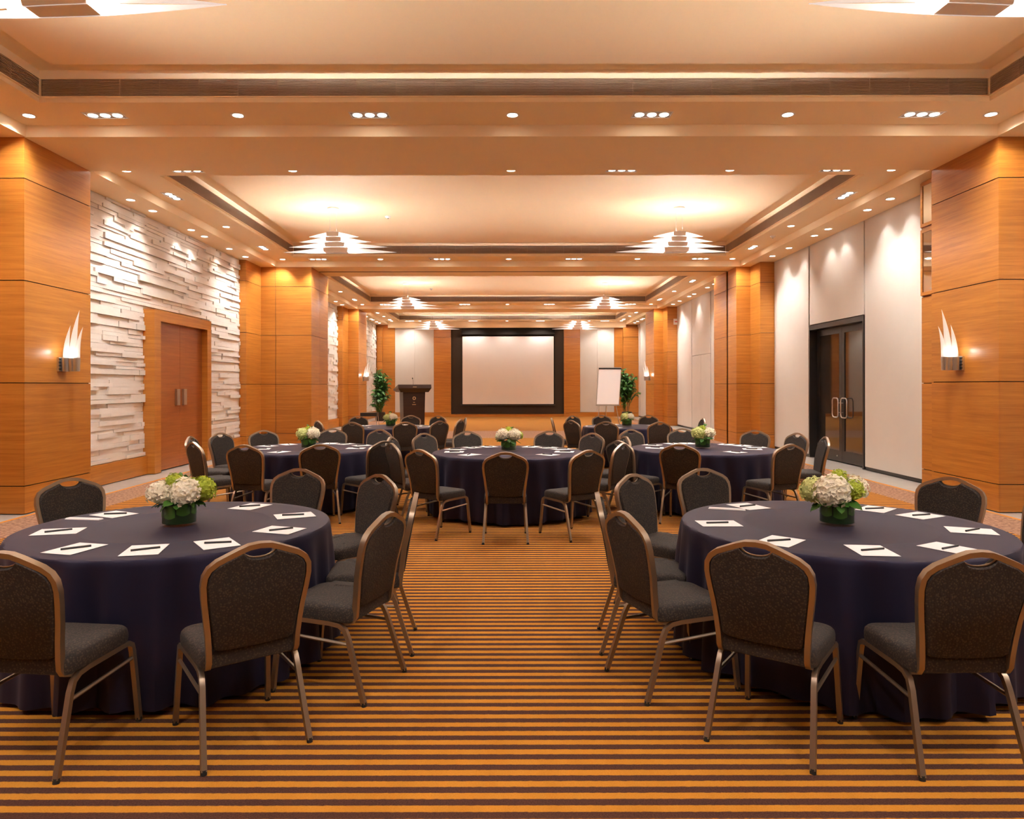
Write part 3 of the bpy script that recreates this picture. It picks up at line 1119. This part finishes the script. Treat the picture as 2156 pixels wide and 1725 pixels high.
def clock(kind, tab, x, y):
    a = math.degrees(math.atan2(y - TABLES[tab][2], x - TABLES[tab][1]))
    h = round((90 - a) / 30 * 4) / 4 % 12
    used = USED.setdefault((kind, tab), set())
    while h in used:
        h = (h + .25) % 12
    used.add(h)
    q = int(round((h % 1) * 4))
    hr = int(h)
    if q == 0:
        return HOURS[hr] + " o'clock"
    if q == 1:
        return 'quarter past ' + HOURS[hr]
    if q == 2:
        return 'half past ' + HOURS[hr]
    return 'quarter to ' + HOURS[(hr + 1) % 12]


CH = []


def polar(tab, deg, r=1.25):
    _, x, y, _ = TABLES[tab]
    return (x + r * math.cos(R(deg)), y + r * math.sin(R(deg)), -math.cos(R(deg)), -math.sin(R(deg)), tab)


CH += [(-2.0, 3.17, .12, .99, 0), (-1.228, 3.285, -.6, .8, 0), (-.90, 3.85, -.95, .31, 0)] + [polar(0, 5, 1.13)] + [polar(0, d, 1.19) for d in (46, 78, 144, 174)]
CH += [(1.25, 3.29, .6, .8, 1), (1.9, 3.165, -.03, 1, 1), (.90, 3.86, .95, .31, 1)] + [polar(1, 174, 1.14)] + [polar(1, d, 1.21) for d in (134, 106, 35, 7, -28)]
CH += [polar(2, d) for d in (185, 158, 226, 258, 131, -70, -40, 92, 62)]
CH += [(0.0, 7.45, .0, 1, 3), (-.72, 7.7, .62, .78, 3), (.70, 7.62, -.55, .83, 3)] + [polar(3, d, 1.27) for d in (40, 11, -33, 140, 170, 209, 67, 113)]
CH += [polar(4, d) for d in (-115, -67, 18, -10, 45, 86, 118, -145)]
CH += [polar(5, d) for d in (127, 82, 56, -44, -18, 8, -108, -71, 215)]
CH += [polar(6, d) for d in (-114, -77, -3, 102, 62, 131, -143, 178)]
chair0 = make_chair()
for i, (x, y, fx_, fy_, tab) in enumerate(CH):
    rz = math.atan2(-fx_, fy_)
    lab = f"padded banquet chair at {clock('c', tab, x, y)} of the {TABLES[tab][0]}, six nearest camera"
    if i == 0:
        chair0.location = (x, y, 0)
        chair0.rotation_euler = (0, 0, rz)
        chair0['label'] = lab
    else:
        dup(chair0, (x, y, 0), rz, lab)

# ------------------------------------------------------------------ papers and pens
PAPER = MB().box(-.12, .12, -.092, .092, 0, .0015).mesh('notepaper', M['paper'])
PENB = MB().tube([(-.068, 0, 0), (-.062, 0, 0), (.05, 0, 0), (.062, 0, 0), (.068, 0, 0)], .0058, n=8).mesh('pen', M['pen'], True)
PENC = MB().tube([(.03, .0052, .0015), (.064, .0052, .0015)], .0016, n=4).mesh('pen_clip', M['pen'])


def px_on_table(px, py):
    y = (CAMZ - TZ) * FPX / (py - PY)
    return (px - PX) * y / FPX, y


PAPERS = [
    [(288, 1170), (150, 1157), (123, 1119), (240, 1083), (527, 1067), (620, 1086), (613, 1118), (480, 1157)],
    [(1510, 1104), (1627, 1146), (1845, 1170), (2000, 1157), (2044, 1120), (1946, 1087), (1854, 1070), (1575, 1068)],
    [(546, 938), (554, 945), (592, 951), (655, 951), (749, 944), (766, 938), (752, 932), (718, 929), (585, 932)],
    [(950, 946), (956, 952), (990, 958), (987, 942), (1025, 940), (1124, 940), (1163, 942), (1190, 946), (1188, 952), (1152, 958)],
    [(1373, 938), (1378, 944), (1458, 950), (1530, 951), (1578, 947), (1598, 943), (1586, 938), (1555, 933), (1431, 930), (1394, 932)],
    [(780, 900), (765, 896), (850, 894), (880, 896), (895, 898)],
    [(1385, 896), (1375, 900), (1300, 901), (1245, 898), (1290, 894)],
]
rp = random.Random(5)
for tab, L in enumerate(PAPERS):
    nm, tx, ty, Rr = TABLES[tab]
    for (px, py) in L:
        x, y = px_on_table(px, py)
        a = math.atan2(y - ty, x - tx)
        r = min(max(math.hypot(x - tx, y - ty), Rr * .66), Rr * .80 - (.0 if tab > 1 else .02))
        if r + .125 > Rr * .985:
            r = Rr * .985 - .125
        x, y = tx + r * math.cos(a), ty + r * math.sin(a)
        wd = clock('p', tab, x, y)
        p = obj('notepaper', PAPER, None, (x, y, TZ + .002))
        p.rotation_euler = (0, 0, a + rp.uniform(-.12, .12))
        tag(p, f'notepaper sheet at {wd} on the {nm}, six nearest camera', 'paper', 'notepaper sheets on the tables')
        t = thing('pen', f'black pen at {wd} on the {nm}, six nearest camera', 'pen', (x + rp.uniform(-.01, .01), y, TZ + .0085), a + rp.uniform(-.7, .7) if tab > 1 else rp.uniform(.1, .7), 'pens on the notepaper')
        obj('barrel', PENB, t)
        obj('clip', PENC, t)
for (px, py, rz, lab) in ((177, 1093, -.15, 'narrow folded white paper at the left rim of the front left table'), (1530, 1074, -.35, 'narrow folded white paper at the left rim of the front right table')):
    x, y = px_on_table(px, py)
    mb = MB().rings([[(-.12, -.022, 0), (.12, -.022, 0), (.12, .022, 0), (-.12, .022, 0)], [(-.115, -.016, .008), (.115, -.016, .008), (.115, .016, .008), (-.115, .016, .008)]])
    o_ = mb.build('folded_paper', M['paper'], None, False, (x, y, TZ + .002))
    o_.rotation_euler = (0, 0, rz)
    tag(o_, lab, 'paper')

# ------------------------------------------------------------------ flower arrangements
def head_mesh(material, seed):
    rn = random.Random(seed)
    mb = MB()
    mb.lathe([(.02, -.8), (.55, -.62), (.8, -.25), (.84, .1), (.7, .48), (.4, .74), (.05, .86)], 14)
    n = 190
    for k in range(n):
        z = 1 - 2 * (k + .5) / n
        if z < -.62:
            continue
        a = k * 2.39996
        d = Vector((math.sqrt(1 - z * z) * math.cos(a), math.sqrt(1 - z * z) * math.sin(a), z))
        d = (d + Vector((rn.uniform(-.1, .1), rn.uniform(-.1, .1), rn.uniform(-.1, .1)))).normalized()
        lump = .07 * math.sin(5 * d.x + seed) * math.sin(5 * d.y + 2 * seed) + .05 * math.sin(9 * d.z + 7 * d.x)
        c = d * (.90 + lump + rn.uniform(-.07, .08))
        d = (d + Vector((rn.uniform(-.35, .35), rn.uniform(-.35, .35), rn.uniform(-.35, .35)))).normalized()
        u = d.orthogonal().normalized()
        w = d.cross(u)
        th = rn.uniform(0, 6.28)
        for q in range(4):
            aa = th + q * math.pi / 2
            e = u * math.cos(aa) + w * math.sin(aa)
            f = u * math.cos(aa + .75) + w * math.sin(aa + .75)
            g = u * math.cos(aa - .75) + w * math.sin(aa - .75)
            s = .155
            mb.add([c, c + g * s * .75 + d * .05, c + e * s * 1.15 + d * rn.uniform(.02, .09), c + f * s * .75 + d * .05], [(0, 1, 2, 3)])
    me = bpy.data.meshes.new('hydrangea_head')
    me.from_pydata(mb.v, [], mb.f)
    me.materials.append(material)
    return me


HEADS = {'w': head_mesh(M['petal_white'], 1), 'g': head_mesh(M['petal_green'], 2), 'p': head_mesh(M['petal_pale'], 3)}


def leaf_mesh(material, name='leaf'):
    n = 7
    vs, fs = [], []
    for k in range(n):
        u = k / (n - 1)
        w = .32 * math.sin(math.pi * min(1, u * .98 + .02)) ** .8
        zz = -.35 * u * u
        vs += [(u, -w, zz + .06), (u, 0, zz), (u, w, zz + .06)]
    for k in range(n - 1):
        fs += [(3 * k, 3 * k + 1, 3 * k + 4, 3 * k + 3), (3 * k + 1, 3 * k + 2, 3 * k + 5, 3 * k + 4)]
    me = bpy.data.meshes.new(name)
    me.from_pydata(vs, [], fs)
    me.materials.append(material)
    me.polygons.foreach_set('use_smooth', [True] * len(me.polygons))
    return me


LEAF = leaf_mesh(M['leaf'])
VASE = MB().lathe([(.098, 0), (.103, .004), (.103, .128), (.099, .128), (.099, .014), (.0, .014)], 40, cap=False)
VASE.f.append(tuple(range(40)))
VASE = VASE.mesh('vase', M['glass'], True)
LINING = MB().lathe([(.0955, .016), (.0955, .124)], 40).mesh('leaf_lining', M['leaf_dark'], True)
LINLEAF = []
for k in range(7):
    a0 = 2 * math.pi * k / 7
    mb = MB()
    pts = []
    for q in range(9):
        u = q / 8
        aa = a0 + (u - .5) * .82
        zt = .124
        zb = .066 - .012 * math.sin(math.pi * u) + .01 * math.cos(k * 2.0)
        pts.append([(.0968 * math.cos(aa), .0968 * math.sin(aa), zb), (.0968 * math.cos(aa), .0968 * math.sin(aa), zt)])
    vs = [p for c in pts for p in c]
    mb.add(vs, [(2 * q, 2 * q + 2, 2 * q + 3, 2 * q + 1) for q in range(8)])
    LINLEAF.append(mb.mesh('lining_leaf', M['leaf'], True))

ARR = [
    # heads: (kind, x, y, z, r)
    [('w', -.092, -.045, .192, .082), ('w', .062, -.062, .205, .092), ('g', -.018, -.025, .265, .05), ('g', .125, .03, .205, .085), ('p', .03, .095, .20, .07), ('g', -.075, .07, .19, .06)],
    [('w', -.055, -.06, .205, .108), ('g', .075, -.045, .205, .068), ('w', .115, .03, .21, .085), ('p', -.12, .04, .195, .085), ('g', .015, .01, .28, .05), ('p', .02, .10, .2, .07)],
    [('p', -.075, -.04, .195, .085), ('w', .07, -.05, .20, .09), ('g', -.01, .01, .245, .05), ('p', -.04, .085, .19, .07), ('w', .06, .08, .19, .07)],
    [('w', -.075, -.045, .205, .088), ('w', .075, -.045, .205, .088), ('g', .0, .01, .265, .045), ('g', .13, .03, .19, .06), ('p', -.11, .04, .17, .06), ('g', .0, .09, .19, .07)],
    [('p', -.075, -.045, .20, .088), ('w', .08, -.02, .195, .085), ('g', -.005, .0, .26, .045), ('g', -.05, .08, .19, .07), ('p', .05, .09, .19, .07)],
    [('w', .05, -.05, .195, .082), ('p', -.07, -.04, .185, .075), ('p', -.01, .0, .255, .035), ('w', .06, .07, .19, .07), ('g', -.05, .08, .18, .07)],
    [('p', -.06, -.05, .195, .082), ('w', .065, -.03, .195, .08), ('p', .0, .0, .255, .035), ('g', .06, .07, .19, .07), ('g', -.05, .08, .18, .07)],
]
FL = ['two large cream blooms and lime green flowers', 'one huge cream bloom beside lime green flowers', 'a cream and a pale green bloom', 'two matching cream blooms and a lime tuft on top', 'a pale green and a cream bloom', 'small cream and pale green blooms', 'small pale green and cream blooms']
for tab, heads in enumerate(ARR):
    nm, x, y, Rr = TABLES[tab]
    if tab == 3:
        y += .12
    short = {0: 'front left', 1: 'front right', 2: 'middle left', 3: 'centre', 4: 'middle right', 5: 'back left', 6: 'back right'}[tab]
    t = thing('flower_vase', f'glass vase with {FL[tab]}, {short} table', 'flowers', (x, y, TZ + .0016), group='flower centrepieces')
    v = obj('vase', VASE, t)
    obj('leaf_lining', LINING, v)
    for me in LINLEAF:
        obj('lining_leaf', me, v)
    rn = random.Random(40 + tab)
    for (k, hx, hy, hz, hr) in heads:
        o_ = obj('hydrangea_head', HEADS[k], t, (hx, hy, hz))
        o_.scale = (hr, hr, hr * (.95 if k == 'w' else 1.0))
        o_.rotation_euler = (rn.uniform(-.3, .3), rn.uniform(-.3, .3), rn.uniform(0, 6))
    for k in range(16):
        a = 2 * math.pi * k / 16 + rn.uniform(-.15, .15)
        o_ = obj('leaf', LEAF, t, (.075 * math.cos(a), .075 * math.sin(a), .135 + rn.uniform(-.01, .02)))
        o_.rotation_euler = (rn.uniform(-.4, .4), rn.uniform(-.25, .45), a)
        s = rn.uniform(.06, .095)
        o_.scale = (s, s, s)
    for k in range(9):
        a = rn.uniform(0, 6.28)
        o_ = obj('sprig_leaf', LEAF, t, (.01 + .035 * math.cos(a), .03 + .03 * math.sin(a), .245 + rn.uniform(-.01, .045)))
        o_.rotation_euler = (rn.uniform(-.5, .5), rn.uniform(-1.5, -.7), a)
        s = rn.uniform(.03, .055)
        o_.scale = (s, s, s)

# ------------------------------------------------------------------ lectern
LY = 20.0
lx = (868 - PX) * LY / FPX
t = thing('lectern', 'dark mahogany lectern with a gold emblem and a thin microphone', 'lectern', (lx, LY, 0), R(22))
MB().box(-.31, .31, -.22, .22, 0, .06).build('plinth', M['mahogany'], t)
MB().rings([[(-.285, -.20, .06), (.285, -.20, .06), (.285, .20, .06), (-.285, .20, .06)], [(-.315, -.21, 1.42), (.315, -.21, 1.42), (.315, .21, 1.42), (-.315, .21, 1.42)]]).build('body', M['mahogany'], t)
MB().rings([[(-.40, -.26, 1.42), (.40, -.26, 1.42), (.40, .25, 1.42), (-.40, .25, 1.42)], [(-.47, -.30, 1.53), (.47, -.30, 1.53), (.47, .29, 1.47), (-.47, .29, 1.47)],
            [(-.47, -.28, 1.63), (.47, -.28, 1.63), (.47, .30, 1.50), (-.47, .30, 1.50)]]).build('top', M['mahogany'], t)
em = MB()
for k in range(8):
    a = k * math.pi / 4 + .39
    em.add([(math.cos(a) * .030 - .0, -.2095, 1.20 + math.sin(a) * .030)], [])
em = MB()
ring_o = [(.052 * math.cos(k * math.pi / 8) * (1.0 if k % 2 else .86), -.214, 1.25 + .052 * math.sin(k * math.pi / 8) * (1.0 if k % 2 else .86)) for k in range(16)]
ring_i = [(.024 * math.cos(k * math.pi / 8), -.214, 1.25 + .024 * math.sin(k * math.pi / 8)) for k in range(16)]
em.rings([ring_o, ring_i], cap=False)
em.rings([[(x, y + .006, z) for x, y, z in ring_o], ring_o], cap=False)
em.build('emblem', M['gold'], t)
mk = MB()
for (cx, z, w, n) in ((0, 1.135, .055, 2), (0, 1.075, .11, 6)):
    for k in range(n):
        x0 = cx - w / 2 + w * k / n
        mk.box(x0, x0 + w / n * .7, -.214, -.208, z - .010, z + .010)
mk.build('lettering', M['gold'], t)
mk = MB()
for k in range(5):
    mk.box(-.055 + k * .022, -.055 + k * .022 + .016, -.301, -.288, 1.555, 1.572)
mk.build('top_lettering', M['gold'], t)
mic = MB().tube([(0, -.1, 1.58), (0, -.1, 1.72), (-.01, -.08, 1.79)], .005, n=6).build('microphone_stem', M['black_metal'], t)
MB().lathe([(.004, 0), (.014, .006), (.016, .02), (.012, .034), (.003, .04)], 10).build('microphone_head', M['rubber'], mic, True, (-.012, -.08, 1.785))

# ------------------------------------------------------------------ flip chart
FY = 20.4
cx0, ztop = at(1280, 774, FY)
_, zbot = at(1277, 853, FY)
t = thing('flip_chart', 'white flip chart board on a thin metal tripod', 'flip chart', (cx0, FY, 0), R(6))
w, lean = .335, .16
sh = -.055
mb = MB()
mb.rings([[(-w + sh, -lean - .012, zbot), (w + sh, -lean - .012, zbot), (w + sh, -lean + .012, zbot), (-w + sh, -lean + .012, zbot)],
          [(-w - sh, -.012, ztop), (w - sh, -.012, ztop), (w - sh, .012, ztop), (-w - sh, .012, ztop)]])
bd = mb.build('board', M['steel'], t)
mb = MB()
f0, f1 = .02, .94
pp = []
for f in (f0, f1):
    xs, yo, zz = sh + (-2 * sh) * f, -lean + lean * f, zbot + (ztop - zbot) * f
    pp.append([(-w + .02 + xs, yo - .020, zz), (w - .02 + xs, yo - .020, zz), (w - .02 + xs, yo - .013, zz), (-w + .02 + xs, yo - .013, zz)])
mb.rings(pp).build('paper_pad', M['paper'], bd)
MB().box(-w + .01 - sh, w - .01 - sh, -.035, -.012, ztop - .05, ztop - .015).build('clamp_bar', M['rubber'], bd)
MB().box(-w - .01 + sh, w + .01 + sh, -lean - .05, -lean + .01, zbot - .025, zbot).build('pen_tray', M['steel'], bd)
MB().tube([(-.24 + sh, -lean, zbot), (-.40, -.30, 0)], .012, n=8).build('leg', M['steel'], t, True)
MB().tube([(.24 + sh, -lean, zbot), (.36, -.30, 0)], .012, n=8).build('leg', M['steel'], t, True)
MB().tube([(0, .01, ztop - .3), (.02, .5, 0)], .012, n=8).build('leg', M['steel'], t, True)

# ------------------------------------------------------------------ palms
def frond_mesh(seed):
    rn = random.Random(seed)
    mb = MB()
    n = 17
    pts = []
    for k in range(n):
        u = k / (n - 1)
        pts.append(Vector((.55 * u ** 1.4, 0, u * .9 - .34 * u ** 2.6)))
    mb.tube(pts, .006, n=4)
    for k in range(2, n):
        p = pts[k]
        u = k / (n - 1)
        tg = (pts[min(k + 1, n - 1)] - pts[k - 1]).normalized()
        L = .36 * (1 - .45 * abs(u - .5) * 1.2)
        for s in (-1, 1):
            d = (tg * .75 + Vector((0, s * .75, .05 + rn.uniform(-.15, .1)))).normalized()
            sd = d.cross(Vector((0, 0, 1))).normalized() * .036
            mid = p + d * L * .5 + Vector((0, 0, .02))
            tip = p + d * L + Vector((0, 0, -.09))
            mb.add([p, mid - sd, tip, mid + sd], [(0, 1, 2, 3)])
    me = bpy.data.meshes.new('frond')
    me.from_pydata(mb.v, [], mb.f)
    me.materials.append(M['frond'])
    return me


FRONDS = [frond_mesh(s) for s in (1, 2, 3)]


def palm(x, y, label, seed):
    rn = random.Random(seed)
    t = thing('potted_palm', label, 'plant', (x, y, 0), group='potted palms in the far corners')
    MB().lathe([(.16, 0), (.20, .03), (.24, .38), (.22, .40), (.20, .36)], 20).build('pot', M['pot'], t, True)
    for k in range(8):
        a = rn.uniform(0, 6.28)
        hgt = rn.uniform(1.0, 1.85)
        bx0, by0 = .08 * math.cos(a), .08 * math.sin(a)
        bx1, by1 = bx0 * 1.8, by0 * 1.8
        MB().tube([(bx0, by0, .33), ((bx0 + bx1) / 2, (by0 + by1) / 2, hgt * .6), (bx1, by1, hgt)], .016, n=6).build('stem', M['stem'], t)
        for q in range(11):
            o_ = obj('frond', FRONDS[q % 3], t, (bx1, by1, hgt - .085 * q - .0))
            o_.rotation_euler = (rn.uniform(-.15, .15), rn.uniform(-.25, .35), rn.uniform(0, 6.28))
            s = rn.uniform(.75, 1.12)
            o_.scale = (s * .52, s * .85, s)
    return t


PYd = 32.4
palm((800 - PX) * PYd / FPX, PYd, 'tall green potted palm by the stone wall left of the lectern', 4)
palm((1320 - PX) * PYd / FPX, PYd, 'tall green potted palm to the right of the flip chart', 9)
# low dark side table near the left palm
sy = 29.2
sx = (784 - PX) * sy / FPX
t = thing('side_table', 'low black side table with thin metal legs near the left palm', 'table', (sx, sy - .6, 0))
MB().box(-.33, .33, -.25, .25, .38, .52).build('table_box', M['black_metal'], t)
for (a, b_) in ((-.3, -.22), (.3, -.22), (-.3, .22), (.3, .22)):
    MB().tube([(a, b_, .38), (a * 1.1, b_ * 1.1, 0)], .012, n=6).build('leg', M['steel'], t)
